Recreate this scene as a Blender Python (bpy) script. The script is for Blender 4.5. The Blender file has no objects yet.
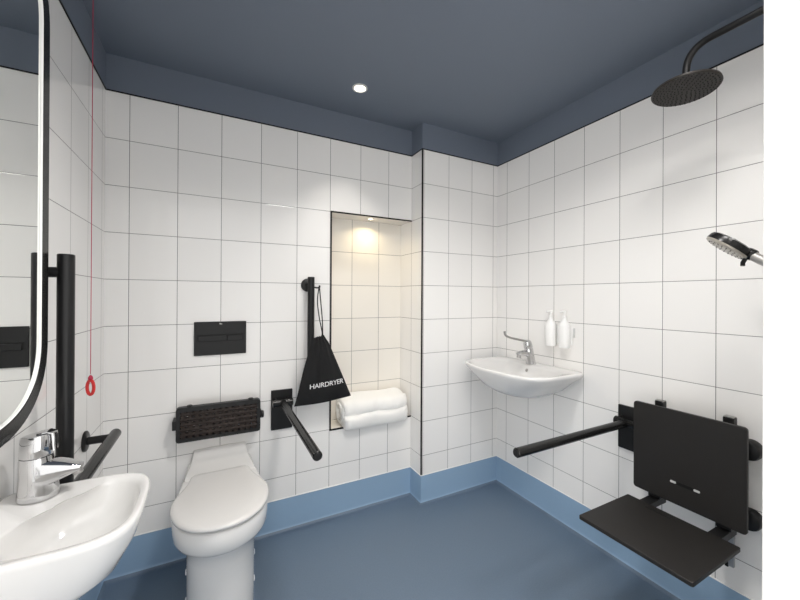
import bpy, bmesh, math, random
from mathutils import Vector, Matrix
from math import sin, cos, pi
random.seed(4)
C = bpy.context.scene.collection

# ------------------------------------------------------------------ places
B0, B1, RX, LX = 1.9968, 1.8653, 1.7443, -0.4300     # back wall, pillar face, right wall, left wall
PX = 1.133                                           # left face of the pillar
NB = 2.147                                           # back of the towel niche
NX0, NZ0, NZ1 = 0.599, 0.502, 1.763
ZT, ZS, ZC = 2.184, 0.172, 2.348                     # tile top, skirting top, ceiling
FY = 0.149                                           # inner face of the front wall
DX0, DX1, DZ = -0.385, 0.500, 2.15                   # doorway
EYE = 1.2701
TW, TH = 0.187, 0.21

# ------------------------------------------------------------------ materials
def new_mat(name):
    m = bpy.data.materials.new(name); m.use_nodes = True
    return m, m.node_tree, m.node_tree.nodes['Principled BSDF']

def mat(name, col, rough=0.5, metal=0.0, spec=0.5, coat=0.0, bump=None, sheen=0.0, vary=None):
    m, t, b = new_mat(name)
    b.inputs['Base Color'].default_value = (*col, 1)
    b.inputs['Roughness'].default_value = rough
    b.inputs['Metallic'].default_value = metal
    b.inputs['Specular IOR Level'].default_value = spec
    b.inputs['Coat Weight'].default_value = coat
    b.inputs['Coat Roughness'].default_value = 0.05
    b.inputs['Sheen Weight'].default_value = sheen
    tc = t.nodes.new('ShaderNodeTexCoord')
    if bump:
        sc, st, dist = bump
        n = t.nodes.new('ShaderNodeTexNoise'); n.inputs['Scale'].default_value = sc
        n.inputs['Detail'].default_value = 4
        t.links.new(tc.outputs['Object'], n.inputs['Vector'])
        bp = t.nodes.new('ShaderNodeBump'); bp.inputs['Strength'].default_value = st
        bp.inputs['Distance'].default_value = dist
        t.links.new(n.outputs['Fac'], bp.inputs['Height'])
        t.links.new(bp.outputs['Normal'], b.inputs['Normal'])
    if vary:
        sc, c2 = vary
        n = t.nodes.new('ShaderNodeTexNoise'); n.inputs['Scale'].default_value = sc
        n.inputs['Detail'].default_value = 6
        t.links.new(tc.outputs['Object'], n.inputs['Vector'])
        mx = t.nodes.new('ShaderNodeMix'); mx.data_type = 'RGBA'
        mx.inputs['A'].default_value = (*col, 1); mx.inputs['B'].default_value = (*c2, 1)
        t.links.new(n.outputs['Fac'], mx.inputs['Factor'])
        t.links.new(mx.outputs['Result'], b.inputs['Base Color'])
    return m

def tile_mat(name, axis, off, voff=ZT, col=(0.86, 0.848, 0.83), grout=(0.17, 0.165, 0.16), g=0.0024):
    """glazed square wall tiles: one grid in the wall's own two directions"""
    m, t, b = new_mat(name)
    N, Lk = t.nodes, t.links
    tc = N.new('ShaderNodeTexCoord'); sp = N.new('ShaderNodeSeparateXYZ')
    Lk.new(tc.outputs['Object'], sp.inputs[0])
    def M(op, a, bb, clamp=False):
        n = N.new('ShaderNodeMath'); n.operation = op; n.use_clamp = clamp
        for i, v in enumerate((a, bb)):
            if v is None: continue
            if isinstance(v, (int, float)): n.inputs[i].default_value = v
            else: Lk.new(v, n.inputs[i])
        return n.outputs[0]
    def line(sock, o, size):
        u = M('DIVIDE', M('SUBTRACT', sock, o), size)
        fr = M('FRACT', u, None)
        d = M('MULTIPLY', M('SUBTRACT', 0.5, M('ABSOLUTE', M('SUBTRACT', fr, 0.5), None)), size)   # metres to the nearest joint
        return d, M('FLOOR', u, None)
    du, iu = line(sp.outputs[axis], off, TW)
    dv, iv = line(sp.outputs[2], voff, TH)
    d = M('MINIMUM', du, dv)
    fac = M('LESS_THAN', d, g / 2)
    wn = N.new('ShaderNodeTexWhiteNoise'); wn.noise_dimensions = '2D'
    cb = N.new('ShaderNodeCombineXYZ'); Lk.new(iu, cb.inputs[0]); Lk.new(iv, cb.inputs[1])
    Lk.new(cb.outputs[0], wn.inputs['Vector'])
    br = M('ADD', M('MULTIPLY', wn.outputs['Value'], 0.03), 0.985)
    hsv = N.new('ShaderNodeHueSaturation'); hsv.inputs['Color'].default_value = (*col, 1)
    Lk.new(br, hsv.inputs['Value'])
    mx = N.new('ShaderNodeMix'); mx.data_type = 'RGBA'
    Lk.new(fac, mx.inputs['Factor']); Lk.new(hsv.outputs[0], mx.inputs['A'])
    mx.inputs['B'].default_value = (*grout, 1)
    Lk.new(mx.outputs['Result'], b.inputs['Base Color'])
    b.inputs['Specular IOR Level'].default_value = 0.4
    Lk.new(M('ADD', M('MULTIPLY', fac, 0.6), 0.045), b.inputs['Roughness'])
    # pillowed edge + very slight waviness of the glaze
    ns = N.new('ShaderNodeTexNoise'); ns.inputs['Scale'].default_value = 5.0; ns.inputs['Detail'].default_value = 1
    Lk.new(tc.outputs['Object'], ns.inputs['Vector'])
    edge = M('MINIMUM', M('DIVIDE', d, 0.004), 1.0)
    h = M('ADD', edge, M('MULTIPLY', ns.outputs['Fac'], 1.2))
    bp = N.new('ShaderNodeBump'); bp.inputs['Strength'].default_value = 0.35; bp.inputs['Distance'].default_value = 0.001
    Lk.new(h, bp.inputs['Height']); Lk.new(bp.outputs['Normal'], b.inputs['Normal'])
    return m

T_back   = tile_mat('white_glazed_tile_back', 0, -0.3427)
T_niche  = tile_mat('warm_tinted_tile_niche', 0, 0.594, col=(0.82, 0.785, 0.725))  # warm glow of the niche lamp put into the tile colour
T_pillar = tile_mat('white_glazed_tile_pillar', 0, 1.145)
T_right  = tile_mat('white_glazed_tile_right', 1, 1.7736)
T_left   = tile_mat('white_glazed_tile_left', 1, 1.578)
T_side   = tile_mat('white_glazed_tile_reveal', 1, 1.81)
M_paint  = mat('slate_blue_paint', (0.140, 0.166, 0.212), 0.62, bump=(260, 0.06, 0.001))
M_vinyl  = mat('grey_blue_safety_vinyl', (0.096, 0.140, 0.198), 0.45, bump=(420, 0.12, 0.001), vary=(160, (0.132, 0.180, 0.244)))
M_cove   = mat('lit_blue_coved_vinyl', (0.255, 0.385, 0.535), 0.42, bump=(420, 0.10, 0.001), vary=(160, (0.285, 0.415, 0.57)))  # copy of the floor vinyl, stronger light on the upright put into its colour
M_tile   = mat('plain_warm_tinted_tile', (0.82, 0.785, 0.725), 0.12)  # niche top and bottom, tinted with the same warm lamp glow
M_trimk  = mat('black_edge_profile', (0.006, 0.006, 0.006), 0.5, spec=0.25)
M_caulk  = mat('white_sealant', (0.85, 0.84, 0.82), 0.5)
M_frame  = mat('white_gloss_paint', (0.68, 0.675, 0.665), 0.45)
M_black  = mat('matt_black_powder_coat', (0.011, 0.011, 0.0115), 0.36, spec=0.28, bump=(500, 0.04, 0.0005))
M_seat   = mat('matt_black_board', (0.0175, 0.016, 0.015), 0.5, spec=0.32, bump=(700, 0.08, 0.0005))
M_gloss  = mat('satin_black_metal', (0.009, 0.009, 0.009), 0.26, spec=0.3)
M_mirror = mat('mirror_silver', (0.93, 0.94, 0.92), 0.0, 1.0)
M_bevel  = mat('bright_mirror_edge', (0.85, 0.85, 0.83), 0.4)  # pale matt colour stands in for the bright reflection along the bevel
M_chrome = mat('polished_chrome', (0.60, 0.60, 0.605), 0.07, 1.0)
M_satin  = mat('satin_silver', (0.48, 0.465, 0.445), 0.35, 0.85)
M_steel  = mat('brushed_grey_metal', (0.42, 0.41, 0.40), 0.35, 1.0)
M_ceram  = mat('white_vitreous_china', (0.74, 0.732, 0.72), 0.10, coat=0.2)
M_lid    = mat('white_seat_plastic', (0.68, 0.668, 0.655), 0.24)
M_red    = mat('red_plastic', (0.62, 0.022, 0.02), 0.4)
M_redc   = mat('red_braided_cord', (0.42, 0.02, 0.06), 0.7)
M_slat   = mat('dark_brown_slat', (0.017, 0.0115, 0.0095), 0.5, spec=0.25, vary=(30, (0.026, 0.0175, 0.0145)))
M_bag    = mat('black_bag_fabric', (0.007, 0.007, 0.0075), 0.7, spec=0.3, sheen=0.03, bump=(90, 0.25, 0.002))
M_white  = mat('white_print', (0.85, 0.85, 0.85), 0.6)
M_towel  = mat('white_terry', (0.87, 0.865, 0.845), 0.95, sheen=0.3, bump=(260, 0.9, 0.004))
M_bottle = mat('white_bottle_plastic', (0.86, 0.86, 0.85), 0.3)
M_clear  = mat('pale_grey_plastic', (0.6, 0.6, 0.59), 0.3)
M_nozz   = mat('grey_rubber_nozzle', (0.012, 0.011, 0.010), 0.6)
M_hface  = mat('silver_spray_face', (0.40, 0.37, 0.32), 0.3, 0.4)
M_headb  = mat('dark_bronze_black', (0.020, 0.017, 0.0145), 0.38, spec=0.3)
M_drain  = mat('dark_waste_hole', (0.02, 0.02, 0.02), 0.5)

def emit_mat(name, col, s):
    m, t, b = new_mat(name)
    b.inputs['Base Color'].default_value = (*col, 1)
    b.inputs['Emission Color'].default_value = (*col, 1); b.inputs['Emission Strength'].default_value = s
    return m
M_lamp = emit_mat('lit_lamp_lens', (1.0, 0.91, 0.76), 7)
M_lampn = emit_mat('lit_warm_lens', (1.0, 0.88, 0.66), 9)

# ------------------------------------------------------------------ mesh helpers
def link(name, bm, mats, parent=None, root=None, smooth=True, angle=38, bevel=0, sub=0, segs=2):
    me = bpy.data.meshes.new(name)
    bmesh.ops.recalc_face_normals(bm, faces=bm.faces[:])
    if smooth:
        for f in bm.faces: f.smooth = True
        a = math.radians(angle)
        for e in bm.edges:
            if len(e.link_faces) == 2 and e.calc_face_angle(0) > a: e.smooth = False
    if root is not None:
        bmesh.ops.translate(bm, verts=bm.verts[:], vec=-Vector(root.location))
    bm.to_mesh(me); bm.free()
    for mm in (mats if isinstance(mats, (list, tuple)) else [mats]): me.materials.append(mm)
    o = bpy.data.objects.new(name, me); C.objects.link(o)
    if parent is not None: o.parent = parent
    if bevel:
        md = o.modifiers.new('soft_edges', 'BEVEL'); md.width = bevel; md.segments = segs; md.limit_method = 'ANGLE'
        md.angle_limit = math.radians(40)
    if sub:
        md = o.modifiers.new('smooth', 'SUBSURF'); md.levels = sub; md.render_levels = sub
    return o

def thing(name, label, cat, loc, group=None):
    o = bpy.data.objects.new(name, None); C.objects.link(o)
    o.empty_display_size = 0.05
    o.location = loc; o['label'] = label; o['category'] = cat
    if group: o['group'] = group
    return o
def tag(o, label, cat, group=None):
    o['label'] = label; o['category'] = cat
    if group: o['group'] = group
    return o
def part(name, bm, m, root, sup=None, **k):
    return link(name, bm, m, parent=sup or root, root=root, **k)
def struct(name, bm, m, **k):
    k.setdefault('smooth', False)
    o = link(name, bm, m, **k); o['kind'] = 'structure'
    return o

def box(bm, x0, x1, y0, y1, z0, z1, mi=0):
    v = [bm.verts.new(p) for p in ((x0,y0,z0),(x1,y0,z0),(x1,y1,z0),(x0,y1,z0),(x0,y0,z1),(x1,y0,z1),(x1,y1,z1),(x0,y1,z1))]
    for q in ((3,2,1,0),(4,5,6,7),(0,1,5,4),(1,2,6,5),(2,3,7,6),(3,0,4,7)):
        f = bm.faces.new([v[i] for i in q]); f.material_index = mi
    return v
def quad(bm, pts, mi=0):
    f = bm.faces.new([bm.verts.new(p) for p in pts]); f.material_index = mi; return f
def loft(bm, rings, cap0=True, cap1=True, mi=0, closed=True):
    R = [[bm.verts.new(p) for p in r] for r in rings]
    n = len(R[0])
    for a, b in zip(R, R[1:]):
        for i in range(n if closed else n - 1):
            j = (i + 1) % n
            f = bm.faces.new((a[i], a[j], b[j], b[i])); f.material_index = mi
    if cap0: bm.faces.new(R[0][::-1]).material_index = mi
    if cap1: bm.faces.new(R[-1]).material_index = mi
    return R
def frame_of(d):
    d = Vector(d).normalized()
    a = Vector((0, 0, 1)) if abs(d.z) < 0.9 else Vector((1, 0, 0))
    u = d.cross(a).normalized(); return u, d.cross(u).normalized(), d
def lathe(bm, base, axis, prof, n=28, mi=0, cap=True):
    """prof: (height along axis, radius) pairs"""
    u, w, d = frame_of(axis); b = Vector(base)
    rings = [[b + d * h + (u * cos(2*pi*i/n) + w * sin(2*pi*i/n)) * r for i in range(n)] for h, r in prof]
    return loft(bm, rings, cap, cap, mi)
def cyl(bm, p0, p1, r, n=28, ch=0.0, r1=None, mi=0):
    p0, p1 = Vector(p0), Vector(p1); L = (p1 - p0).length; r1 = r if r1 is None else r1
    if ch: pr = [(0, r - ch), (ch, r), (L - ch, r1), (L, r1 - ch)]
    else: pr = [(0, r), (L, r1)]
    lathe(bm, p0, p1 - p0, pr, n, mi)
def smooth_path(pts, k=8):
    P = [Vector(p) for p in pts]; out = []
    for i in range(len(P) - 1):
        a, b, c, d = P[max(i-1,0)], P[i], P[i+1], P[min(i+2,len(P)-1)]
        for s in range(k):
            t = s / k
            out.append(0.5 * ((2*b) + (c-a)*t + (2*a-5*b+4*c-d)*t*t + (3*b-a-3*c+d)*t**3))
    out.append(P[-1]); return out
def round_path(pts, r, k=8):
    """polyline with its inner corners rounded to radius ~r"""
    P = [Vector(p) for p in pts]; out = [P[0]]
    for i in range(1, len(P) - 1):
        a = (P[i-1] - P[i]).normalized(); c = (P[i+1] - P[i]).normalized()
        s, e = P[i] + a * r, P[i] + c * r
        for q in range(k + 1):
            t = q / k; out.append((1-t)**2 * s + 2*t*(1-t) * P[i] + t*t * e)
    out.append(P[-1]); return out
def tube(bm, path, r, n=14, mi=0):
    P = [Vector(p) for p in path]; rings = []; u = None
    for i, p in enumerate(P):
        d = (P[min(i+1,len(P)-1)] - P[max(i-1,0)]).normalized()
        if u is None: u = frame_of(d)[0]
        u = (u - d * u.dot(d)).normalized(); w = d.cross(u)
        rr = r(i / (len(P)-1)) if callable(r) else r
        rings.append([p + (u * cos(2*pi*k/n) + w * sin(2*pi*k/n)) * rr for k in range(n)])
    loft(bm, rings, mi=mi)
def NB_():
    return bmesh.new()
def plate(bm, u, v, n, c, wu, wv, th, r, k=6, mi=0):
    """rounded rectangular plate, centre of its back face at c, rising th along n"""
    u, v, n, c = Vector(u), Vector(v), Vector(n), Vector(c); P = []
    for sx, sy, a0 in ((1,1,0),(-1,1,90),(-1,-1,180),(1,-1,270)):
        for q in range(k + 1):
            a = math.radians(a0 + 90*q/k)
            P.append(u*(sx*(wu/2-r) + r*cos(a)) + v*(sy*(wv/2-r) + r*sin(a)))
    loft(bm, [[c + p for p in P], [c + p + n*th for p in P]], mi=mi)

# ------------------------------------------------------------------ room shell
def wall_faces(name, faces, mats):
    bm = NB_()
    for pts, mi in faces: quad(bm, pts, mi)
    bmesh.ops.remove_doubles(bm, verts=bm.verts[:], dist=1e-5)
    me = bpy.data.meshes.new(name); bm.to_mesh(me); bm.free()
    for m in mats: me.materials.append(m)
    o = bpy.data.objects.new(name, me); C.objects.link(o); o['kind'] = 'structure'
    return o
YF = -0.06
wall_faces('wall_left', [([(LX,YF,0),(LX,B0,0),(LX,B0,ZT),(LX,YF,ZT)],0), ([(LX,YF,ZT),(LX,B0,ZT),(LX,B0,ZC),(LX,YF,ZC)],1)], [T_left, M_paint])
def yq(x0, x1, z0, z1, y, mi=0): return ([(x0,y,z0),(x1,y,z0),(x1,y,z1),(x0,y,z1)], mi)
def xq(y0, y1, z0, z1, x, mi=0): return ([(x,y0,z0),(x,y1,z0),(x,y1,z1),(x,y0,z1)], mi)
wall_faces('wall_back', [yq(LX,NX0,0,NZ0,B0), yq(NX0,PX,0,NZ0,B0), yq(LX,NX0,NZ0,NZ1,B0), yq(LX,NX0,NZ1,ZT,B0), yq(NX0,PX,NZ1,ZT,B0),
    yq(LX,NX0,ZT,ZC,B0,1), yq(NX0,PX,ZT,ZC,B0,1)], [T_back, M_paint])
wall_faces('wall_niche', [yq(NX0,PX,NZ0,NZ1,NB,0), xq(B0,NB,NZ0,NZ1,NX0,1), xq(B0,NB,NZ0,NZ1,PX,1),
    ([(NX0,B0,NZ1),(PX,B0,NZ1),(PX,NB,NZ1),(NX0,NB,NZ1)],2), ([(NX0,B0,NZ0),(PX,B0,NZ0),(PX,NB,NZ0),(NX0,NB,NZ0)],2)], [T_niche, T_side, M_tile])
wall_faces('wall_pillar', [xq(B1,B0,0,ZT,PX,1), xq(B1,B0,ZT,ZC,PX,2), yq(PX,RX,0,ZT,B1,0), yq(PX,RX,ZT,ZC,B1,2)], [T_pillar, T_side, M_paint])
wall_faces('wall_right', [xq(FY,B1,0,ZT,RX,0), xq(FY,B1,ZT,ZC,RX,1)], [T_right, M_paint])
bm = NB_(); box(bm, DX1+0.004, RX, YF, FY-0.002, 0, ZC); box(bm, LX, DX1+0.004, YF, FY-0.002, DZ+0.004, ZC)
o = struct('wall_front', bm, [T_pillar, M_paint])
bm = NB_(); box(bm, LX-0.05, RX+0.05, YF, NB+0.05, -0.05, 0); struct('floor', bm, M_vinyl)
bm = NB_(); box(bm, LX-0.05, RX+0.05, YF, NB+0.05, ZC, ZC+0.05); struct('ceiling', bm, M_paint)

# white door lining: right jamb, head and left jamb of the doorway the camera stands in
bm = NB_()
box(bm, DX1, DX1+0.022, YF-0.03, FY-0.0003, 0, DZ+0.02)
box(bm, DX0-0.022, DX0, YF-0.03, FY-0.0003, 0, DZ+0.02)
box(bm, DX0, DX1, YF-0.03, FY-0.0003, DZ, DZ+0.02)
struct('door_1', bm, M_frame, bevel=0.0012)

# coved vinyl skirting, mitred where the walls turn
def offset_path(P, d):
    out = []
    for i, p in enumerate(P):
        ns = []
        for a, b in ((i-1, i), (i, i+1)):
            if a < 0 or b >= len(P): continue
            t = (Vector(P[b]) - Vector(P[a])).normalized(); ns.append(Vector((t.y, -t.x)))
        m = ns[0] if len(ns) == 1 else (ns[0] + ns[1]) / (1 + ns[0].dot(ns[1]))
        out.append(Vector(p) + m * d)
    return out
plan = [(LX, FY+0.002), (LX, B0), (PX, B0), (PX, B1), (RX, B1), (RX, FY+0.002)]
rc = 0.022
prof = [(0.0005, ZS), (0.003, ZS), (0.0032, rc)] + [(0.003 + rc*(1-cos(a)), rc*(1-sin(a))) for a in [pi/2*k/8 for k in range(1, 8)]] + [(0.003+rc, 0.0006), (0.003+rc, 0.0)]
offs = [(offset_path(plan, d), z) for d, z in prof]
for i, nm in enumerate(('baseboard_left', 'baseboard_back', 'baseboard_return', 'baseboard_pillar', 'baseboard_right')):
    bm = NB_()
    rows = [[(q[i].x, q[i].y, z), (q[i+1].x, q[i+1].y, z)] for q, z in offs]
    loft(bm, rows, False, False, closed=False)
    for f_ in bm.faces:
        if f_.calc_center_median().z < rc*0.42: f_.material_index = 1
    struct(nm, bm, [M_cove, M_vinyl], smooth=True, angle=50)
# pale sealant bead on top of it
offs = [(offset_path(plan, d), z) for d, z in ((0.0004, ZS+0.004), (0.0036, ZS+0.0035), (0.0040, ZS), (0.0004, ZS))]
bm = NB_()
loft(bm, [[(p.x, p.y, z) for p in q] for q, z in offs], False, False, closed=False)
struct('trim_1', bm, M_caulk)
# black profile along the top of the tiling
offs = [(offset_path(plan, d), z) for d, z in ((0.0004, ZT+0.004), (0.004, ZT+0.004), (0.004, ZT-0.001), (0.0004, ZT-0.001))]
bm = NB_()
loft(bm, [[(p.x, p.y, z) for p in q] for q, z in offs], False, False, closed=False)
struct('trim_2', bm, M_trimk)
# black profiles round the niche and on the pillar's corner
e = 0.0035
bm = NB_(); box(bm, NX0-0.005, NX0+0.003, B0-e, B0+0.004, NZ0-0.005, NZ1+0.005)
box(bm, NX0, PX, B0-e, B0+0.004, NZ1-0.003, NZ1+0.005); box(bm, NX0, PX, B0-e, B0+0.004, NZ0-0.005, NZ0+0.003)
struct('trim_3', bm, M_trimk)
bm = NB_(); box(bm, PX-0.003, PX+0.005, B1-0.0035, B1+0.004, ZS+0.006, ZT); struct('trim_4', bm, M_trimk)

# ------------------------------------------------------------------ mirror
def pill(cy, cz0, cz1, ry, rz, n=2.3, k=20, grow=0.0):
    P = []
    for sgn, cz, a0 in ((1, cz1, 0), (-1, cz0, pi)):
        for q in range(2*k + 1):
            a = a0 + pi*q/(2*k)
            ca, sa = cos(a), sin(a)
            P.append((cy + math.copysign(abs(ca)**(2/n), ca)*(ry+grow), cz + math.copysign(abs(sa)**(2/n), sa)*(rz+grow)))
    return P
t = thing('wall_mirror', 'tall round-cornered mirror in a glossy black frame on the left wall', 'mirror', (LX, 0.985, 0.965))
MX = -0.377
def pring(g, x): return [(x, y, z) for y, z in pill(0.963, 1.165, 1.936, 0.25, 0.20, grow=g)]
bm = NB_()
loft(bm, [pring(-0.004, LX+0.001), pring(0, MX-0.012), pring(0, MX+0.002), pring(-0.003, MX+0.005), pring(-0.034, MX+0.004), pring(-0.038, MX-0.004), pring(-0.038, LX+0.001)], True, False)
fr = part('frame', bm, M_gloss, t)
bm = NB_(); loft(bm, [pring(-0.0375, MX-0.004), pring(-0.0380, MX+0.0042), pring(-0.0388, MX+0.0042), pring(-0.0398, MX+0.0004)], False, False)
part('bevel', bm, M_bevel, t, sup=fr)
bm = NB_(); loft(bm, [pring(-0.037, MX-0.004), pring(-0.037, MX)], True, True); part('glass', bm, M_mirror, t)

# ------------------------------------------------------------------ grab rails
RR = 0.0185
t = thing('grab_rail', 'black vertical tubular grab rail between the mirror and the red cord', 'grab rail', (LX, 1.26, 0.70))
bm = NB_(); cyl(bm, (-0.352, 1.26, 0.702), (-0.352, 1.26, 1.381), RR, ch=0.002); part('bar', bm, M_black, t)
for z in (1.332, 0.76):
    bm = NB_(); cyl(bm, (LX+0.006, 1.26, z), (-0.352, 1.26, z), 0.014); s = part('stub', bm, M_black, t)
    bm = NB_(); lathe(bm, (LX+0.0005, 1.26, z), (1,0,0), [(0,0.034),(0.006,0.034),(0.009,0.03)]); part('rosette', bm, M_black, t, sup=s)
t = thing('grab_rail', 'short black horizontal grab rail on the left wall behind the near basin', 'grab rail', (LX, 1.53, 0.72))
bm = NB_(); cyl(bm, (-0.345, 1.285, 0.72), (-0.345, 1.785, 0.72), RR, ch=0.002); part('bar', bm, M_gloss, t)
for y in (1.735, 1.335):
    bm = NB_(); cyl(bm, (LX+0.006, y, 0.72), (-0.345, y, 0.72), 0.0145); s = part('stub', bm, M_black, t)
    bm = NB_(); lathe(bm, (LX+0.0005, y, 0.72), (1,0,0), [(0,0.038),(0.006,0.038),(0.009,0.034)]); part('rosette', bm, M_black, t, sup=s)
t = thing('grab_rail', 'black vertical grab rail on the back wall that the black bag hangs from', 'grab rail', (0.467, B0, 0.725))
bm = NB_(); cyl(bm, (0.468, 1.93, 0.725), (0.468, 1.93, 1.378), 0.0185, ch=0.002); rl = part('bar', bm, M_black, t)
for z in (1.335, 0.765):
    bm = NB_(); cyl(bm, (0.464, 1.93, z), (0.464, B0-0.006, z), 0.0145); s = part('stub', bm, M_black, t)
    bm = NB_(); lathe(bm, (0.464, B0-0.0005, z), (0,-1,0), [(0,0.037),(0.007,0.037),(0.010,0.033)]); part('rosette', bm, M_black, t, sup=s)
bm = NB_(); tube(bm, smooth_path([(0.48,1.922,1.322),(0.497,1.905,1.319),(0.505,1.895,1.323),(0.505,1.893,1.331)]), 0.0045, 10); part('hook', bm, M_black, t)

# ------------------------------------------------------------------ emergency cord
cx, cy = -0.3675, 1.545
t = thing('emergency_cord', 'thin red emergency pull cord hanging from the ceiling with an oval ring', 'pull cord', (cx, cy, 0.95))
bm = NB_(); cyl(bm, (cx, cy, 1.005), (cx, cy, ZC-0.03), 0.0011, 8); part('cord', bm, M_redc, t)
bm = NB_(); lathe(bm, (cx, cy, ZC), (0,0,-1), [(0,0.04),(0.018,0.04),(0.026,0.03),(0.032,0.008)]); part('ceiling_rose', bm, M_frame, t)
bm = NB_()
dx, dy = 0.85, -0.52
ring = [Vector((cx + dx*0.012*cos(a), cy + dy*0.012*cos(a), 0.960 + 0.024*sin(a))) for a in [2*pi*k/28 for k in range(28)]]
R_ = []
for i, p in enumerate(ring):
    d = (ring[(i+1)%28] - ring[i-1]).normalized(); u = Vector((0.52,0.85,0)).normalized(); w = d.cross(u)
    R_.append([p + (u*cos(2*pi*k/10)*0.0045 + w*sin(2*pi*k/10)*0.0052) for k in range(10)])
R_.append(R_[0]); loft(bm, R_, False, False); bmesh.ops.remove_doubles(bm, verts=bm.verts[:], dist=1e-6)
part('ring_handle', bm, M_red, t)
bm = NB_(); lathe(bm, (cx, cy, 0.985), (0,0,1), [(0,0.004),(0.004,0.0075),(0.010,0.0065),(0.017,0.002)], 12); part('knot', bm, M_redc, t)

# ------------------------------------------------------------------ basins
def sgnpow(v, p): return math.copysign(abs(v)**p, v)
def brings(rows, N=56):
    """rows (centre depth, half depth, half width, z, front exponent, back exponent, skew) -> loops in (depth, along, z)"""
    out = []
    for d0, hd, hw, z, nf, nb in rows:
        r = []
        for k in range(N):
            a = 2*pi*k/N; c, s = cos(a), sin(a); n = nf if c > 0 else nb
            r.append((max(0.0006, d0 + sgnpow(c, 2/n)*hd), sgnpow(s, 2/n)*hw, z))
        out.append(r)
    return out
# near basin, left wall
t = thing('hand_basin', 'small white wall-hung hand basin at lower left below the mirror', 'basin', (LX, 1.01, 0.64))
ZB = 0.80
rows = [(0.11,0.05,0.05,-0.165,2.6,3), (0.115,0.085,0.085,-0.155,2.6,4), (0.13,0.12,0.115,-0.115,2.8,6), (0.142,0.138,0.142,-0.055,3.2,8), (0.146,0.146,0.155,-0.012,3.6,10),
        (0.146,0.147,0.157,-0.002,3.6,10), (0.146,0.1445,0.1545,0.004,3.6,10), (0.146,0.140,0.150,0.004,3.6,10)]
RI = [[p for p in r] for r in brings(rows)]
inner = [(0.165,0.112,0.135,0.0,3.2,3.4), (0.166,0.108,0.130,-0.010,3.2,3.4), (0.164,0.100,0.119,-0.05,3.0,3.2), (0.160,0.085,0.100,-0.082,2.6,2.8), (0.15,0.030,0.035,-0.098,2,2), (0.15,0.012,0.012,-0.099,2,2)]
RI2 = brings(inner)
# the bowl leaves a tap deck in its far back corner
for i, r in enumerate(RI2[:4]):
    for j, (d, s, z) in enumerate(r):
        q = max(0, (0.20 - d)/0.15) * max(0, (s + 0.03)/0.16)
        f = min(1, q*1.5) * (1 - 0.25*i)
        r[j] = (d + 0.055*f, s - 0.045*f, z)
bm = NB_(); loft(bm, [[(LX + d, 1.01 + s, ZB + z) for d, s, z in r] for r in RI + RI2])
part('bowl', bm, M_ceram, t, angle=80)
bm = NB_(); lathe(bm, (LX+0.15, 1.01, ZB-0.0985), (0,0,1), [(0,0.018),(0.003,0.018),(0.004,0.012)]); part('waste', bm, M_chrome, t)
bm = NB_(); tube(bm, round_path([(LX+0.11,1.01,ZB-0.16),(LX+0.11,1.01,0.48),(LX+0.002,1.01,0.48)], 0.05), 0.017); part('trap_pipe', bm, M_chrome, t)
# far basin, right wall
t = thing('hand_basin', 'white wall-hung hand basin on the right wall in the far corner', 'basin', (RX, 1.515, 0.72))
ZR = 0.872
rows = [(0.15,0.08,0.09,-0.150,2.4,3), (0.16,0.14,0.15,-0.142,2.4,4), (0.18,0.172,0.205,-0.108,2.5,6), (0.198,0.194,0.262,-0.055,2.8,8), (0.205,0.205,0.307,-0.015,3.0,12),
        (0.206,0.207,0.311,-0.003,3.0,10), (0.206,0.204,0.308,0.004,3.0,10), (0.206,0.196,0.300,0.005,3.0,10)]
inner = [(0.232,0.158,0.276,0.0,2.8,3.4), (0.232,0.150,0.266,-0.012,2.7,3.2), (0.232,0.132,0.22,-0.05,2.4,2.8), (0.23,0.10,0.15,-0.085,2.1,2.4), (0.22,0.04,0.05,-0.098,2,2), (0.22,0.012,0.012,-0.099,2,2)]
bm = NB_(); loft(bm, [[(RX - d, 1.498 + s, ZR + z) for d, s, z in r] for r in brings(rows + inner)])
part('bowl', bm, M_ceram, t, angle=80)
bm = NB_(); lathe(bm, (RX-0.22, 1.515, ZR-0.0985), (0,0,1), [(0,0.02),(0.003,0.02),(0.004,0.013)]); part('waste', bm, M_chrome, t)
bm = NB_(); lathe(bm, (RX-0.089, 1.515, ZR-0.034), (-1,0,0.45), [(0,0.010),(0.004,0.010),(0.005,0.006)], 16); part('overflow', bm, M_steel, t)

# ------------------------------------------------------------------ taps
t = thing('mixer_tap', 'chunky chrome mixer tap standing on the near basin below the mirror', 'tap', (-0.358, 1.118, ZB+0.004))
bx_, by_, bz_ = -0.358, 1.118, ZB+0.004
bm = NB_()
rings = []
for h, r, xo in ((0,0.0365,0.000),(0.003,0.0375,0.000),(0.014,0.0360,0.000),(0.05,0.0330,-0.001),(0.088,0.0300,-0.004),(0.094,0.0290,-0.004)):
    rings.append([(bx_ + xo + cos(2*pi*i/40)*r, by_ + sin(2*pi*i/40)*r*0.92, bz_ + h) for i in range(40)])
loft(bm, rings); part('body', bm, M_chrome, t)
bm = NB_()
rings = []
for k in range(11):
    q = k/10; x = bx_ + 0.004 + 0.073*q; w = 0.031 - 0.015*q**1.3
    zt = bz_ + 0.090 - 0.020*q - 0.008*q*q; zb = bz_ + 0.014 + 0.034*q**0.8
    h = (zt-zb)/2; zc_ = (zt+zb)/2
    rings.append([(x, by_ + sgnpow(cos(2*pi*i/24),0.65)*w, zc_ + sgnpow(sin(2*pi*i/24),0.65)*h) for i in range(24)])
loft(bm, rings); sp_ = part('spout', bm, M_chrome, t, angle=55)
bm = NB_(); cyl(bm, (bx_+0.068, by_, bz_+0.048), (bx_+0.071, by_, bz_+0.038), 0.010, 20, ch=0.001); part('aerator', bm, M_steel, t, sup=sp_)
bm = NB_()
rings = []
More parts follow.
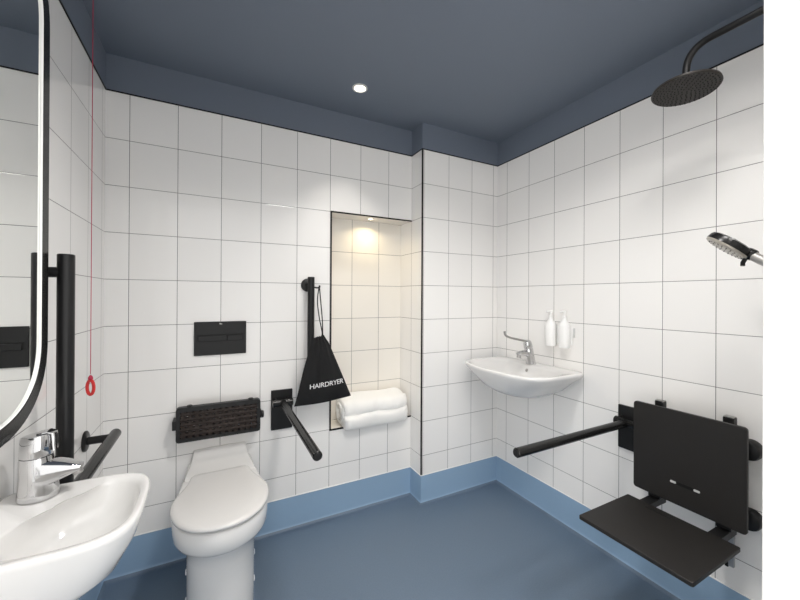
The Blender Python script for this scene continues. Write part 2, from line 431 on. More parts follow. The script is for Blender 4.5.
for h, r, tl in ((0.0955,0.0285,0),(0.0975,0.0295,0),(0.138,0.0280,0.06),(0.143,0.026,0.09),(0.1445,0.019,0.09),(0.145,0.003,0.09)):
    rings.append([(bx_ - 0.004 + cos(2*pi*i/40)*r, by_ + sin(2*pi*i/40)*r*0.95, bz_ + h + tl*cos(2*pi*i/40)*r) for i in range(40)])
loft(bm, rings); lv = part('cap', bm, M_chrome, t)
bm = NB_()      # short tongue lever in front of the cap, over the spout
rings = []
for x, z, w, th in ((0.000,0.1465,0.0145,0.003),(0.018,0.1480,0.0145,0.0035),(0.0265,0.1450,0.014,0.004),(0.0275,0.134,0.013,0.004),(0.0280,0.118,0.0125,0.004),(0.0290,0.104,0.012,0.003)):
    nx, nz_ = (0.1, 1.0) if x < 0.022 else ((0.95, 0.3) if x < 0.038 else (0.6, 0.8))
    rings.append([(bx_ + x + sgnpow(sin(2*pi*i/16),0.7)*th*nx, by_ + sgnpow(cos(2*pi*i/16),0.7)*w, bz_ + z + sgnpow(sin(2*pi*i/16),0.7)*th*nz_) for i in range(16)])
loft(bm, rings); part('lever', bm, M_chrome, t, sup=lv)
bm = NB_(); box(bm, bx_+0.0200, bx_+0.0330, by_-0.0045, by_+0.0045, bz_+0.116, bz_+0.1395); part('lever_slot', bm, M_black, t, sup=lv)

t = thing('lever_tap', 'chrome tap with a long thin elbow lever on the far basin', 'tap', (RX-0.055, 1.515, ZR+0.003))
X0, Y0 = RX-0.055, 1.515
bm = NB_(); rings = []
for h, r in ((0.003,0.030),(0.008,0.0305),(0.016,0.0275),(0.06,0.0255),(0.098,0.0245),(0.101,0.023)):
    rings.append([(X0 - 0.22*h + cos(2*pi*i/32)*r, Y0 + sin(2*pi*i/32)*r, ZR + h) for i in range(32)])
loft(bm, rings); part('body', bm, M_chrome, t)
bm = NB_(); tube(bm, smooth_path([(X0-0.010,Y0,ZR+0.052),(X0-0.045,Y0,ZR+0.068),(X0-0.085,Y0,ZR+0.072),(X0-0.108,Y0,ZR+0.066)]), lambda q: 0.0185-0.005*q, 18); sp_ = part('spout', bm, M_chrome, t)
bm = NB_(); cyl(bm, (X0-0.100,Y0,ZR+0.064), (X0-0.104,Y0,ZR+0.046), 0.0115, 18); part('aerator', bm, M_steel, t, sup=sp_)
bm = NB_(); lathe(bm, (X0-0.024, Y0, ZR+0.102), (-0.3,0,1), [(0,0.0245),(0.003,0.0255),(0.034,0.0235),(0.042,0.018),(0.045,0.005)], 28); lv = part('cap', bm, M_chrome, t)
bm = NB_(); tube(bm, smooth_path([(X0-0.036,Y0,ZR+0.138),(X0-0.09,Y0+0.004,ZR+0.150),(X0-0.160,Y0+0.008,ZR+0.166),(X0-0.198,Y0+0.010,ZR+0.182),(X0-0.206,Y0+0.010,ZR+0.203)]), lambda q: 0.0068-0.0015*q+0.003*max(0,q-0.9)*10, 12); part('lever', bm, M_steel, t, sup=lv)

# ------------------------------------------------------------------ soap bottles
def bottle(y, z, label):
    t = thing('soap_bottle', label, 'bottle', (RX-0.038, y, z), 'white soap bottles on the right wall')
    bm = NB_()
    rings = []
    for h, r in ((0,0.0285),(0.003,0.0305),(0.10,0.0310),(0.122,0.0305),(0.134,0.026),(0.146,0.014),(0.158,0.0105)):
        rings.append([(RX-0.038 + cos(2*pi*i/32)*r*0.95, y + sin(2*pi*i/32)*r, z+h) for i in range(32)])
    loft(bm, rings); part('body', bm, M_bottle, t, angle=50)
    bm = NB_(); lathe(bm, (RX-0.038,y,z+0.1585), (0,0,1), [(0,0.0125),(0.014,0.0115),(0.016,0.006),(0.032,0.006),(0.033,0.0125),(0.043,0.0125),(0.045,0.009)], 20); p = part('pump', bm, M_bottle, t)
    bm = NB_(); tube(bm, [(RX-0.038,y,z+0.197),(RX-0.062,y,z+0.197),(RX-0.070,y,z+0.192)], 0.005, 10); part('nozzle', bm, M_bottle, t, sup=p)
bottle(1.390, 0.998, 'white pump bottle on the right wall, farther from the shower seat')
bottle(1.302, 0.998, 'white pump bottle on the right wall, nearer the shower seat')
t = thing('bottle_holder', 'flat white wall plate with a grey side tab behind the two soap bottles', 'bracket', (RX, 1.345, 1.01))
bm = NB_(); box(bm, RX-0.0070, RX-0.0005, 1.276, 1.415, 1.010, 1.112); part('back_plate', bm, M_bottle, t, bevel=0.002)
bm = NB_(); box(bm, RX-0.015, RX-0.0005, 1.262, 1.2655, 1.055, 1.105); part('lock_tab', bm, M_clear, t, bevel=0.001)
bm = NB_(); box(bm, RX-0.006, RX-0.0005, 1.2657, 1.2758, 1.055, 1.105); part('tab_arm', bm, M_bottle, t)

# ------------------------------------------------------------------ toilet
TX = 0.033
def trings(Yf, Yc, W, Yb, Wb, z, rb=0.02, n=2.15):
    P = []
    for k in range(33):
        a = pi*k/32
        P.append((TX + sgnpow(cos(a), 2/n)*W, Yc - sgnpow(sin(a), 2/n)*(Yc-Yf), z))
    for k in range(1, 9):
        q = k/8; s = q*q*(3-2*q); P.append((TX - (W + (Wb-W)*s), Yc + (Yb-rb-Yc)*q, z))
    for k in range(1, 5):
        a = pi/2*k/4; P.append((TX - (Wb-rb) - rb*cos(a), Yb - rb + rb*sin(a), z))
    for k in range(1, 6): P.append((TX - (Wb-rb) + 2*(Wb-rb)*k/6, Yb, z))
    for k in range(0, 4):
        a = pi/2*k/4; P.append((TX + (Wb-rb) + rb*sin(a), Yb - rb + rb*cos(a), z))
    for k in range(8, 0, -1):
        q = k/8; s = q*q*(3-2*q); P.append((TX + (W + (Wb-W)*s), Yc + (Yb-rb-Yc)*q, z))
    return P
t = thing('toilet', 'white back-to-wall toilet with its lid closed below the dark backrest', 'toilet', (TX, 1.7, 0))
bm = NB_()
YB = B0-0.001
loft(bm, [trings(1.455,1.60,0.118,YB,0.118,0.0005), trings(1.45,1.60,0.121,YB,0.121,0.02), trings(1.447,1.60,0.121,YB,0.121,0.12), trings(1.443,1.60,0.122,YB,0.122,0.28), trings(1.435,1.60,0.125,YB,0.123,0.330),
          trings(1.405,1.585,0.145,YB,0.126,0.355), trings(1.382,1.578,0.160,YB,0.132,0.370), trings(1.371,1.575,0.166,YB,0.138,0.386), trings(1.367,1.575,0.168,YB,0.14,0.412),
          trings(1.366,1.575,0.168,YB,0.14,0.450), trings(1.370,1.575,0.165,YB,0.137,0.456), trings(1.380,1.575,0.157,YB,0.132,0.4575)])
part('pan', bm, M_ceram, t, angle=70)
bm = NB_()   # raised shelf of the pan behind the lid, curling up to the wall
rows = []
for y, z, w in ((1.80,0.447,0.150),(1.802,0.462,0.150),(1.83,0.468,0.148),(1.90,0.472,0.138),(1.945,0.480,0.130),(1.972,0.498,0.125),(1.987,0.522,0.121),(YB,0.527,0.120),(YB,0.447,0.120)):
    ed = 0.012
    rows.append([(TX-w, y, max(0.447, z-ed)), (TX-w+0.004, y, z-0.003), (TX-w+ed, y, z), (TX, y, z+0.001), (TX+w-ed, y, z), (TX+w-0.004, y, z-0.003), (TX+w, y, max(0.447, z-ed))])
R_ = loft(bm, rows, True, True, closed=True)
part('shelf', bm, M_ceram, t, angle=85, sub=1)
bm = NB_()
loft(bm, [trings(1.374,1.575,0.160,1.795,0.112,0.4577,0.03), trings(1.372,1.575,0.162,1.795,0.113,0.459,0.03), trings(1.372,1.575,0.162,1.795,0.113,0.4625,0.03), trings(1.374,1.575,0.160,1.795,0.112,0.464,0.03)])
part('seat', bm, M_lid, t, angle=40)
bm = NB_()
loft(bm, [trings(1.364,1.575,0.168,1.80,0.118,0.4655,0.03), trings(1.358,1.575,0.1725,1.802,0.12,0.4675,0.03), trings(1.357,1.575,0.173,1.802,0.12,0.476,0.03), trings(1.362,1.575,0.169,1.80,0.118,0.4815,0.03),
          trings(1.375,1.575,0.158,1.795,0.112,0.4845,0.03), trings(1.42,1.575,0.12,1.77,0.09,0.487,0.03), trings(1.50,1.575,0.06,1.68,0.05,0.489,0.02)])
part('lid', bm, M_lid, t, angle=70)
for s in (-1, 1):
    bm = NB_(); cyl(bm, (TX+s*0.082-0.022,1.806,0.474), (TX+s*0.082+0.022,1.806,0.474), 0.0065, 16, ch=0.002); part('hinge', bm, M_lid, t)
    for y, z in ((1.60,0.20),(1.60,0.09)):
        bm = NB_(); lathe(bm, (TX+s*0.1205, y, z), (s,0,0), [(0,0.011),(0.003,0.011),(0.0045,0.008)], 16); part('fixing_cap', bm, M_bottle, t)

# flush plate
t = thing('flush_plate', 'black rectangular flush plate on the back wall above the toilet', 'flush plate', (0.032, B0, 0.978))
bm = NB_(); box(bm, -0.085, 0.149, B0-0.010, B0-0.0005, 0.978, 1.144); part('plate', bm, M_black, t, bevel=0.0025)
bm = NB_(); box(bm, -0.071, 0.135, B0-0.0125, B0-0.0102, 1.078, 1.080); box(bm, -0.071, -0.068, B0-0.0125, B0-0.0102, 1.05, 1.078); part('groove', bm, M_trimk, t)
for x0, x1 in ((-0.066, 0.058), (0.061, 0.132)):
    bm = NB_(); box(bm, x0, x1, B0-0.015, B0-0.0102, 1.047, 1.075); part('button', bm, M_black, t, bevel=0.002)
bm = NB_(); box(bm, 0.026, 0.038, B0-0.0106, B0-0.0101, 1.130, 1.1335); box(bm, 0.026, 0.030, B0-0.0106, B0-0.0101, 1.1335, 1.137); part('badge', bm, M_steel, t)

# ------------------------------------------------------------------ backrest over the toilet
t = thing('slatted_support', 'dark brown slatted backrest in a black frame above the toilet', 'backrest', (0.03, B0, 0.587))
x0, x1, z0, z1 = -0.153, 0.213, 0.588, 0.751; yb = 1.937
bm = NB_()
P = []
rr = 0.018
ring = [Vector((x0+0.009+rr, yb, z1-0.009)), Vector((x1-0.009-rr, yb, z1-0.009))]
def rrect(x0, x1, z0, z1, r, k=6):
    out = []
    for cx_, cz_, a0 in ((x1-r, z1-r, 0), (x0+r, z1-r, 90), (x0+r, z0+r, 180), (x1-r, z0+r, 270)):
        for q in range(k+1):
            a = math.radians(a0 + 90*q/k); out.append((cx_ + r*cos(a), cz_ + r*sin(a)))
    return out
O, I = rrect(x0, x1, z0, z1, 0.014), rrect(x0+0.017, x1-0.017, z0+0.017, z1-0.021, 0.006)
rings = [[(x, y, z) for x, z in A] for A, y in ((O, yb+0.014), (O, yb-0.010), ([(a*0.97+b*0.03, c*0.97+d*0.03) for (a,c),(b,d) in zip(O,I)], yb-0.014), (I, yb-0.014), (I, yb+0.014), (O, yb+0.014))]
loft(bm, rings, False, False); bmesh.ops.remove_doubles(bm, verts=bm.verts[:], dist=1e-6)
fr = part('frame', bm, M_black, t, angle=45)
ns = 5; zz0, zz1 = z0+0.0172, z1-0.0212; gap = 0.006
hh = (zz1 - zz0 - gap*(ns+1)) / ns
for i in range(ns):
    zb = zz0 + gap + i*(hh+gap)
    bm = NB_()
    sec = [(yb+0.008, zb), (yb-0.006, zb), (yb-0.0105, zb+0.003), (yb-0.012, zb+hh/2), (yb-0.0105, zb+hh-0.003), (yb-0.006, zb+hh), (yb+0.008, zb+hh)]
    loft(bm, [[(x, y, z) for y, z in sec] for x in (x0+0.0172, x1-0.0172)]); part('slat', bm, M_slat, t, angle=60)
bm = NB_()
for k in range(12):
    x = x0+0.03 + (x1-x0-0.06)*k/11
    box(bm, x-0.0085, x+0.0085, yb-0.0102, yb+0.006, zz0, zz1)
part('slat_tie', bm, M_slat, t)
for x in (x0+0.055, x1-0.045):
    bm = NB_(); lathe(bm, (x, yb, z1-0.001), (0,0,1), [(0,0.014),(0.004,0.0135),(0.0075,0.009)], 20); part('stop_button', bm, M_black, t)
bm = NB_(); box(bm, x0-0.014, x0+0.001, yb-0.014, B0-0.0005, 0.650, 0.690); part('bracket', bm, M_black, t, bevel=0.002)
bm = NB_(); box(bm, x1-0.001, x1+0.006, yb-0.004, B0-0.0005, 0.650, 0.690); s = part('bracket', bm, M_black, t, bevel=0.002)
bm = NB_(); lathe(bm, (x1+0.006, yb, 0.668), (1,0,0), [(0,0.018),(0.008,0.018),(0.011,0.014)], 24); part('knob', bm, M_black, t, sup=s)

# ------------------------------------------------------------------ folding support arms
def arm(label, p, n, s, L, hz, w, z0, z1, zarm):
    """p: wall point under the arm, n: out of the wall, s: along the wall"""
    n, s, up = Vector(n), Vector(s), Vector((0,0,1)); p = Vector(p)
    t = thing('folding_arm', label, 'support arm', (p.x, p.y, z0))
    c = Vector((p.x, p.y, (z0+z1)/2)) + n*0.0006 + s*hz
    bm = NB_(); plate(bm, s, up, n, c, w, z1-z0, 0.012, 0.003); part('wall_plate', bm, M_black, t, bevel=0.0015)
    bm = NB_(); q = Vector((p.x, p.y, zarm)) + n*0.040
    cyl(bm, q - s*(w*0.47), q + s*(w*0.47), 0.0195, 28, ch=0.002); h = part('hinge', bm, M_gloss, t)
    for k in (-1, 1):
        bm = NB_(); plate(bm, n, up, s, Vector((p.x,p.y,zarm)) + n*0.026 + s*(k*w*0.30-0.003), 0.030, 0.044, 0.006, 0.006); part('cheek', bm, M_black, t, sup=h)
    bm = NB_(); cyl(bm, q - n*0.004, p*0 + Vector((p.x,p.y,zarm)) + n*L, 0.0178, 28, ch=0.003); a = part('arm', bm, M_gloss, t)
    bm = NB_(); e0 = Vector((p.x,p.y,zarm)) + n*(L+0.0001); cyl(bm, e0, e0 + n*0.003, 0.0135, 28, ch=0.001); part('end_cap', bm, M_black, t, sup=a)
arm('black folding support arm on the back wall, sticking out beside the toilet', (0.328, B0, 0), (0,-1,0), (1,0,0), 0.755, 0.0, 0.11, 0.556, 0.768, 0.706)
arm('black folding support arm on the right wall, sticking out beside the shower seat', (RX, 0.968, 0), (-1,0,0), (0,1,0), 0.742, 0.0, 0.11, 0.555, 0.760, 0.690)

# ------------------------------------------------------------------ bag
t = thing('drawstring_bag', 'black drawstring bag with white lettering hanging from the back wall rail', 'bag', (0.53, 1.885, 0.69))
NU, NV = 40, 26
def lerp(a, b, q): return a + (b-a)*q
def bag_pt(u, v, side):
    Lp = [(0.472,1.048),(0.452,1.005),(0.418,0.88),(0.385,0.74),(0.372,0.698)]
    Rp = [(0.527,1.062),(0.556,1.02),(0.610,0.893),(0.668,0.755),(0.684,0.717)]
    s = v*4; i = min(3, int(s)); q = s - i
    l = (lerp(Lp[i][0],Lp[i+1][0],q), lerp(Lp[i][1],Lp[i+1][1],q)); r = (lerp(Rp[i][0],Rp[i+1][0],q), lerp(Rp[i][1],Rp[i+1][1],q))
    x, z = lerp(l[0],r[0],u), lerp(l[1],r[1],u)
    if v < 0.12: z += 0.004*sin(u*34)*(1-v/0.12)
    if v > 0.9: z -= 0.006*sin(pi*u)*(v-0.9)/0.1
    edge = (sin(pi*u))**0.5
    th = (0.006 + 0.014*sin(pi*min(1, v*0.9+0.1)))*edge
    fold = (0.0050*sin(u*30 + 1.5*v) + 0.003*sin(u*17 - 1))*(1-v)**1.1*edge + 0.0022*sin(u*9+v*7)*edge*v
    y = 1.885 + (-th + fold if side == 0 else min(th*0.35, 0.010))
    return (x, y, z)
bm = NB_()
G = [[[None]*(NU+1) for _ in range(NV+1)] for _ in range(2)]
for sd in range(2):
    for j in range(NV+1):
        for i in range(NU+1): G[sd][j][i] = bm.verts.new(bag_pt(i/NU, j/NV, sd))
for sd in range(2):
    for j in range(NV):
        for i in range(NU):
            bm.faces.new((G[sd][j][i], G[sd][j][i+1], G[sd][j+1][i+1], G[sd][j+1][i]))
bmesh.ops.remove_doubles(bm, verts=bm.verts[:], dist=2e-4)
bed = [e_ for e_ in bm.edges if len(e_.link_faces) == 1]
bmesh.ops.holes_fill(bm, edges=bed)
bg = part('pouch', bm, M_bag, t, angle=60)
bm = NB_()
tube(bm, smooth_path([(0.503,1.893,1.332),(0.5105,1.888,1.24),(0.519,1.886,1.14),(0.522,1.887,1.052)]), 0.0030, 8)
tube(bm, smooth_path([(0.503,1.893,1.332),(0.494,1.894,1.25),(0.503,1.890,1.16),(0.518,1.887,1.08),(0.515,1.887,1.046)]), 0.0030, 8)
tube(bm, smooth_path([(0.473,1.878,1.028),(0.495,1.871,1.034),(0.532,1.878,1.045)]), 0.0028, 8)
part('drawstring', bm, M_bag, t)
cu = bpy.data.curves.new('lettering', 'FONT'); cu.body = 'HAIRDRYER'; cu.size = 0.042; cu.align_x = 'CENTER'; cu.align_y = 'CENTER'; cu.extrude = 0.0004; cu.space_character = 0.92; cu.shear = 0.08
to = bpy.data.objects.new('lettering_src', cu); C.objects.link(to)
bpy.context.view_layer.update()
me = bpy.data.meshes.new_from_object(to.evaluated_get(bpy.context.evaluated_depsgraph_get()))
bpy.data.objects.remove(to)
wx = max(v.co.x for v in me.vertices) - min(v.co.x for v in me.vertices)
ts = bmesh.new(); ts.from_mesh(me)
bmesh.ops.subdivide_edges(ts, edges=[e_ for e_ in ts.edges if e_.calc_length() > 0.006], cuts=2)
sc = 0.186/wx; ca, sa = cos(math.radians(4.5)), sin(math.radians(4.5))
for v in ts.verts:
    a, b2 = v.co.x*sc, v.co.y*sc*0.95; k = v.co.z
    X, Z = 0.541 + a*ca - b2*sa, 0.800 + a*sa + b2*ca
    # lay the print on the cloth
    vv = 0.5
    for _ in range(24):
        l0, r0 = bag_pt(0, vv, 0), bag_pt(1, vv, 0); u_ = (X - l0[0])/(r0[0]-l0[0]); zc = lerp(l0[2], r0[2], u_)
        vv = min(0.98, max(0.05, vv + (zc - Z)*2.2))
    v.co = Vector((X, bag_pt(min(1,max(0,u_)), vv, 0)[1] - 0.0012 - k*0.6, Z))
part('lettering', ts, M_white, t, sup=bg, smooth=False)

# ------------------------------------------------------------------ towel in the niche
bm = NB_()
xs = [0.672 + (1.110-0.672)*i/60 for i in range(61)]
def towel_sec(x, i):
    q = i/60; P = []
    w1 = 0.004*sin(x*37)+0.003*sin(x*71+1); w2 = 0.004*sin(x*29+2)
    yb_, zb_ = 2.135, NZ0+0.0035
    top = 0.668 + 0.004*sin(x*18) - 0.030*max(0,(q-0.86)/0.14)**2 - 0.012*max(0,(0.08-q)/0.08)**2
    f0 = 1.945 + w2 + 0.010*max(0,(0.05-q)/0.05) + 0.05*max(0,(q-0.88)/0.12)**2     # front of the lower fold
    f1 = 1.958 + w1 + 0.010*max(0,(0.05-q)/0.05) + 0.05*max(0,(q-0.88)/0.12)**2      # front of the upper fold
    zm = 0.574 + 0.003*sin(x*24)
    P += [(yb_, zb_), (2.07, zb_), (1.992, zb_), (1.987, zb_-0.008), (f0+0.018, zb_-0.016), (f0+0.003, zb_-0.006), (f0-0.003, zb_+0.026), (f0-0.001, zm-0.014), (f0+0.010, zm-0.001)]
    P += [(f1+0.012, zm+0.001), (f1+0.003, zm+0.008), (f1-0.001, zm+0.024), (f1+0.004, zm+0.050), (f1+0.022, zm+0.076), (f1+0.050, top-0.012), (2.065, top+0.002), (2.10, top+0.008), (2.128, top-0.006), (yb_+0.003, top-0.04)]
    return [(x, y, z) for y, z in P]
loft(bm, [towel_sec(x, i) for i, x in enumerate(xs)])
# the folded layers seen at the left end: shallow spiral ridges
o = thing('folded_towel', 'thick folded white towel lying in the lit niche in the back wall', 'towel', (0.88, 2.05, NZ0+0.003))
part('towel', bm, M_towel, o, angle=75, sub=1)
bm = NB_()
sp = []
for k in range(70):
    a = k/69*2*pi*2.4; r = 1 - k/69*0.82
    sp.append((0.6715 - 0.002*r, 2.045 + 0.068*r*cos(a+2.6), 0.584 + 0.062*r*sin(a+2.6)))
tube(bm, sp, 0.0065, 8); part('rolled_edge', bm, M_towel, o, angle=80)

# ------------------------------------------------------------------ shower seat
t = thing('shower_bench', 'black fold-down shower seat with backrest on the right wall', 'shower seat', (RX, 0.70, 0.28))
bm = NB_(); plate(bm, (0,1,0), (0,0,1), (-1,0,0), (1.634, 0.7045, 0.6415), 0.371, 0.370, 0.014, 0.012)
bk = part('backrest', bm, M_seat, t, bevel=0.002)
bm = NB_(); plate(bm, (0,1,0), (0,0,1), (-1,0,0), (1.6202, 0.7000, 0.5425), 0.096, 0.012, 0.0012, 0.0055); part('hand_slot', bm, M_trimk, t, sup=bk)
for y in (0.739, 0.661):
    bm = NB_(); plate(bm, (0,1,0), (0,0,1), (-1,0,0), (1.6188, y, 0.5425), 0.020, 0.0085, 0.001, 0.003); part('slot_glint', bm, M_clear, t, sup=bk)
bm = NB_(); plate(bm, (1,0,0), (0,1,0), (0,0,1), (1.391, 0.6925, 0.432), 0.320, 0.363, 0.014, 0.007); st = part('seat', bm, M_seat, t, bevel=0.002)
bm = NB_(); plate(bm, (1,0,0), (0,1,0), (0,0,1), (1.52, 0.745, 0.4462), 0.010, 0.09, 0.0008, 0.004); part('grip_recess', bm, M_black, t, sup=st)
for y in (0.822, 0.592):
    bm = NB_(); box(bm, 1.682, 1.712, y-0.0165, y+0.0165, 0.40, 0.832); po = part('post', bm, M_black, t, bevel=0.003)
    bm = NB_(); box(bm, 1.684, 1.710, y-0.0145, y+0.0145, 0.8321, 0.835); part('post_cap', bm, M_steel, t, sup=po)
    for z in (0.50, 0.74):
        bm = NB_(); box(bm, 1.634, 1.6815, y-0.014, y+0.014, z, z+0.03); part('back_bracket', bm, M_black, t)
    bm = NB_(); box(bm, 1.540, 1.6815, y-0.020, y+0.020, 0.405, 0.4315); box(bm, 1.645, 1.6815, y-0.022, y+0.022, 0.4316, 0.495); part('seat_hinge', bm, M_black, t, bevel=0.002)
    bm = NB_(); cyl(bm, (1.655, y-0.030, 0.452), (1.655, y+0.030, 0.452), 0.009, 16, ch=0.001); part('pivot_pin', bm, M_steel, t)
bm = NB_(); box(bm, 1.688, 1.700, 0.577, 0.592, 0.285, 0.3995); part('post_foot', bm, M_steel, t)  # lower end of the post, its side-lit face painted as grey metal
bm = NB_(); box(bm, 1.686, 1.700, 0.5925, 0.602, 0.280, 0.3995); part('post_foot', bm, M_black, t)
bm = NB_()
pf = [(1.700, 0.345), (1.672, 0.30), (1.660, 0.275), (1.648, 0.29), (1.66, 0.37), (1.69, 0.385)]
loft(bm, [[(x, y, z) for x, z in pf] for y in (0.604, 0.630)]); part('stop_wedge', bm, M_steel, t, bevel=0.002)
for y in (0.546, 0.862):
    for z in (0.722, 0.470):
        bm = NB_(); lathe(bm, (RX-0.0006, y, z), (-1,0,0), [(0,0.036),(0.028,0.036),(0.036,0.033),(0.040,0.026)], 28); s = part('wall_mount', bm, M_black, t)
        bm = NB_(); y2 = 0.592 if y < 0.7 else 0.822
        box(bm, 1.700, 1.7115, min(y,y2), max(y,y2), z-0.012, z+0.012); part('link', bm, M_black, t, sup=s)

# ------------------------------------------------------------------ overhead shower
AX, HY, HZ = 1.430, 0.620, 1.984
t = thing('overhead_shower', 'large round black rain shower head on a curved arm near the ceiling', 'shower head', (AX, FY, 2.124))
bm = NB_(); tube(bm, round_path([(AX,FY+0.004,2.124),(AX,HY-0.005,2.124),(AX,HY,HZ+0.028)], 0.070, 12), 0.0112, 18); part('arm', bm, M_black, t, angle=60)
bm = NB_(); lathe(bm, (AX,FY-0.0015,2.124), (0,1,0), [(0,0.032),(0.006,0.032),(0.009,0.028)]); part('flange', bm, M_headb, t)
hn = Vector((-0.05, -0.03, -1)).normalized()
hc = Vector((AX, HY, HZ))
bm = NB_(); lathe(bm, hc - hn*0.034, hn, [(0,0.016),(0.012,0.018),(0.016,0.022),(0.020,0.082),(0.024,0.0955),(0.030,0.097),(0.033,0.095)], 48); hd = part('head', bm, M_headb, t)
bm = NB_()
u, w, d = frame_of(hn)
for k in range(9):
    r = 0.010 + 0.0099*k; m_ = max(1, int(2*pi*r/0.0135))
    for i in range(m_):
        a = 2*pi*(i + 0.5*(k % 2))/m_; p = hc + u*cos(a)*r + w*sin(a)*r - d*0.001
        lathe(bm, p, d, [(0,0.0026),(0.003,0.0018)], 7)
nz = part('nozzle', bm, M_nozz, t, sup=hd); nz['kind'] = 'stuff'

# ------------------------------------------------------------------ hand shower on its slide rail
t = thing('shower_rail', 'slim black slide rail that carries the hand shower, behind the white door jamb', 'shower rail', (1.45, FY, 0.95))
bm = NB_(); cyl(bm, (1.45,0.21,0.95), (1.45,0.21,1.62), 0.010, 20, ch=0.001); part('bar', bm, M_black, t)
for z in (0.98, 1.59):
    bm = NB_(); cyl(bm, (1.45,FY-0.0015,z), (1.45,0.21,z), 0.012, 20); part('bracket', bm, M_black, t)
hh_ = Vector((0,-0.804,-0.595)); fn = Vector((-0.25,0.5745,-0.7765)).normalized(); c0 = Vector((1.452,0.514,1.434)); lt = hh_.cross(fn).normalized()
q = c0 + hh_*0.265
bm = NB_(); cyl(bm, (1.45,0.21,1.245), (1.45,0.21,1.315), 0.018, 20, ch=0.002); tube(bm, [(1.45,0.21,1.28), (1.452,q.y+0.012,q.z+0.005)], 0.012, 14); part('slider', bm, M_black, t)
t = thing('hand_shower', 'black and silver hand shower poking out from behind the white door jamb', 'hand shower', c0)
bm = NB_(); lathe(bm, c0 - fn*0.026, fn, [(0,0.030),(0.002,0.050),(0.006,0.0595),(0.012,0.0625),(0.026,0.064)], 40); hd = part('head', bm, M_gloss, t)
bm = NB_(); lathe(bm, c0 + fn*0.0001, fn, [(0,0.0635),(0.005,0.062),(0.008,0.056),(0.009,0.02)], 40); fc = part('spray_face', bm, M_hface, t)
bm = NB_(); u, w, d = frame_of(fn)
for k in range(4):
    r = 0.012 + 0.0125*k; m_ = 6*(k+1)
    for i in range(m_):
        a = 2*pi*i/m_; lathe(bm, c0 + fn*0.0085 + u*cos(a)*r + w*sin(a)*r, d, [(0,0.0022),(0.001,0.0016)], 7)
part('spray_nozzle', bm, M_nozz, t, sup=fc)
bm = NB_(); pl_ = [c0 - fn*0.027 + hh_*(-0.012+0.024*k) for k in (0,1)]
band = []
for k in range(13):
    a = -pi*0.42 + pi*0.84*k/12
    band.append(c0 + hh_*0.012 + lt*0.0648*sin(a) - fn*(0.001 + 0.0225*cos(a)**0.35))
tube(bm, band, 0.0050, 8); part('silver_band', bm, M_chrome, t, sup=hd)
bm = NB_()
rings = []
for k in range(14):
    s = 0.060 + 0.205*k/13; q_ = k/13; r = 0.0165 - 0.003*min(1, q_*2) ; p = c0 + hh_*s - fn*(0.010 - 0.004*q_)
    rings.append([p + lt*cos(2*pi*i/18)*r + fn*sin(2*pi*i/18)*r*0.85 for i in range(18)])
loft(bm, rings); part('handle', bm, M_satin, t)
bm = NB_()
lathe(bm, c0 + hh_*0.040 - fn*0.0115, hh_, [(0,0.0140),(0.014,0.0170),(0.026,0.0172),(0.030,0.0160)], 24); part('neck', bm, M_gloss, t)
bm = NB_(); b0 = c0 + hh_*0.058 + fn*0.003; tube(bm, [b0, b0 + fn*0.016 + hh_*0.004, b0 + fn*0.024 + hh_*0.010], 0.006, 12); part('button', bm, M_black, t)

# ------------------------------------------------------------------ lamps
def downlight(x, y, z, label, watts, rad=0.034, lens=M_lamp, col=(1.0,0.95,0.88), spread=150, size=0.06, grp='recessed ceiling downlights'):
    t = thing('downlight', label, 'ceiling light', (x, y, z), grp)
    bm = NB_(); lathe(bm, (x,y,z-0.0005), (0,0,-1), [(0,rad+0.012),(0.003,rad+0.011),(0.005,rad+0.004),(0.003,rad)], 32, cap=False); part('trim_ring', bm, M_frame, t)
    bm = NB_(); lathe(bm, (x,y,z-0.0006), (0,0,-1), [(0,rad),(0.0025,rad)], 32); part('lens', bm, lens, t)
    L = bpy.data.lights.new('downlight_lamp', 'AREA'); L.shape = 'DISK'; L.size = size; L.energy = watts; L.color = col; L.spread = math.radians(spread)
    o = bpy.data.objects.new('downlight_lamp', L); C.objects.link(o); o.location = (0, 0, -0.008); o.parent = t
    return t
M_lampf = emit_mat('fill_lamp_lens', (1.0, 0.95, 0.88), 0.8)  # lens of the two added fill lamps
downlight(0.661, 1.712, ZC, 'small lit round downlight in the dark blue ceiling', 1.2, rad=0.028, spread=75)
downlight(0.55, 0.70, ZC, 'added round fill lamp on the ceiling, out of view in mid room', 11.5, rad=0.15, lens=M_lampf, col=(1.0,0.975,0.945), spread=143, size=0.28)  # added out of view to even the light on the walls
downlight(1.00, 0.36, ZC, 'added round fill lamp on the ceiling, out of view on the shower side', 5.0, rad=0.15, lens=M_lampf, col=(1.0,0.975,0.945), spread=145, size=0.28)  # unseen lamp added to brighten the side walls
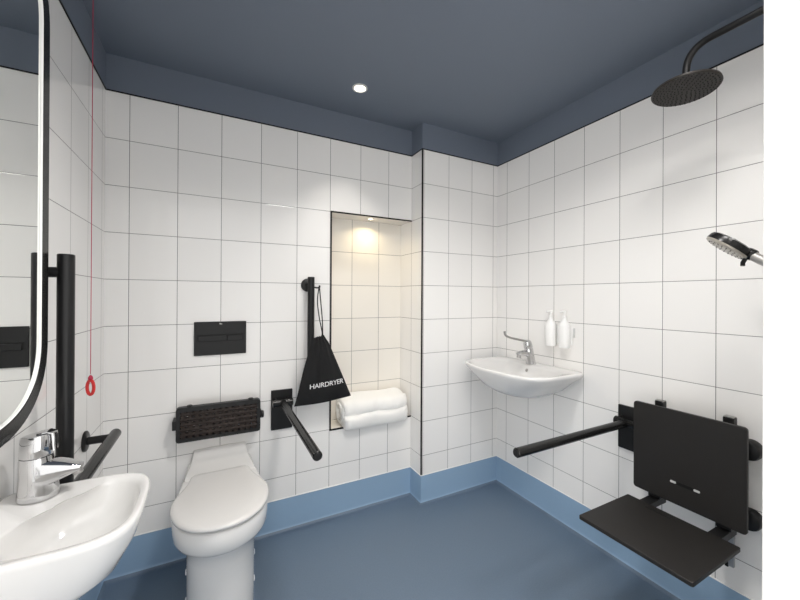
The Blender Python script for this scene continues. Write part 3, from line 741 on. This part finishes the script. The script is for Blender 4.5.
downlight(0.87, 2.055, NZ1, 'small warm downlight in the top of the towel niche', 0.5, rad=0.012, lens=M_lampn, col=(1.0,0.80,0.46), spread=145, size=0.03, grp=None)

# doorway light with made-up spread: brighter sides for the side walls, dimmer straight back
w = bpy.data.worlds.new('corridor_light'); bpy.context.scene.world = w; w.use_nodes = True
wt = w.node_tree; bgn = wt.nodes['Background']
bgn.inputs[0].default_value = (1.0, 0.99, 0.975, 1)
tcw = wt.nodes.new('ShaderNodeTexCoord'); sx = wt.nodes.new('ShaderNodeSeparateXYZ'); wt.links.new(tcw.outputs['Generated'], sx.inputs[0])
ab = wt.nodes.new('ShaderNodeMath'); ab.operation = 'ABSOLUTE'; wt.links.new(sx.outputs[0], ab.inputs[0])
mr = wt.nodes.new('ShaderNodeMapRange'); mr.interpolation_type = 'SMOOTHSTEP'
for k, v in ((1, 0.15), (2, 0.75), (3, 1.45), (4, 4.4)): mr.inputs[k].default_value = v
wt.links.new(ab.outputs[0], mr.inputs[0]); wt.links.new(mr.outputs[0], bgn.inputs[1])

# ------------------------------------------------------------------ camera
f, yaw, pit, rol = 353.8452, 0.4842, 0.0020, 0.0051
r0 = Vector((cos(yaw), -sin(yaw), 0)); f0 = Vector((sin(yaw), cos(yaw), 0)); up = Vector((0,0,1))
fw = f0*cos(pit) + up*sin(pit); u1 = up*cos(pit) - f0*sin(pit)
ex = r0*cos(rol) + u1*sin(rol); eu = u1*cos(rol) - r0*sin(rol)
cam = bpy.data.cameras.new('camera'); co = bpy.data.objects.new('camera', cam); C.objects.link(co)
cam.sensor_width = 36; cam.lens = f/800*36; cam.shift_y = -(300-296.5339)/800; cam.clip_start = 0.01
m = Matrix((ex, eu, -fw)).transposed().to_4x4(); m.translation = (0, 0, EYE); co.matrix_world = m
S = bpy.context.scene; S.camera = co
S.view_settings.view_transform = 'Standard'; S.view_settings.look = 'None'
S.view_settings.exposure = 0.18; S.view_settings.gamma = 1.0; S.view_settings.use_curve_mapping = False
S.cycles.max_bounces = 12; S.cycles.diffuse_bounces = 8; S.cycles.glossy_bounces = 6
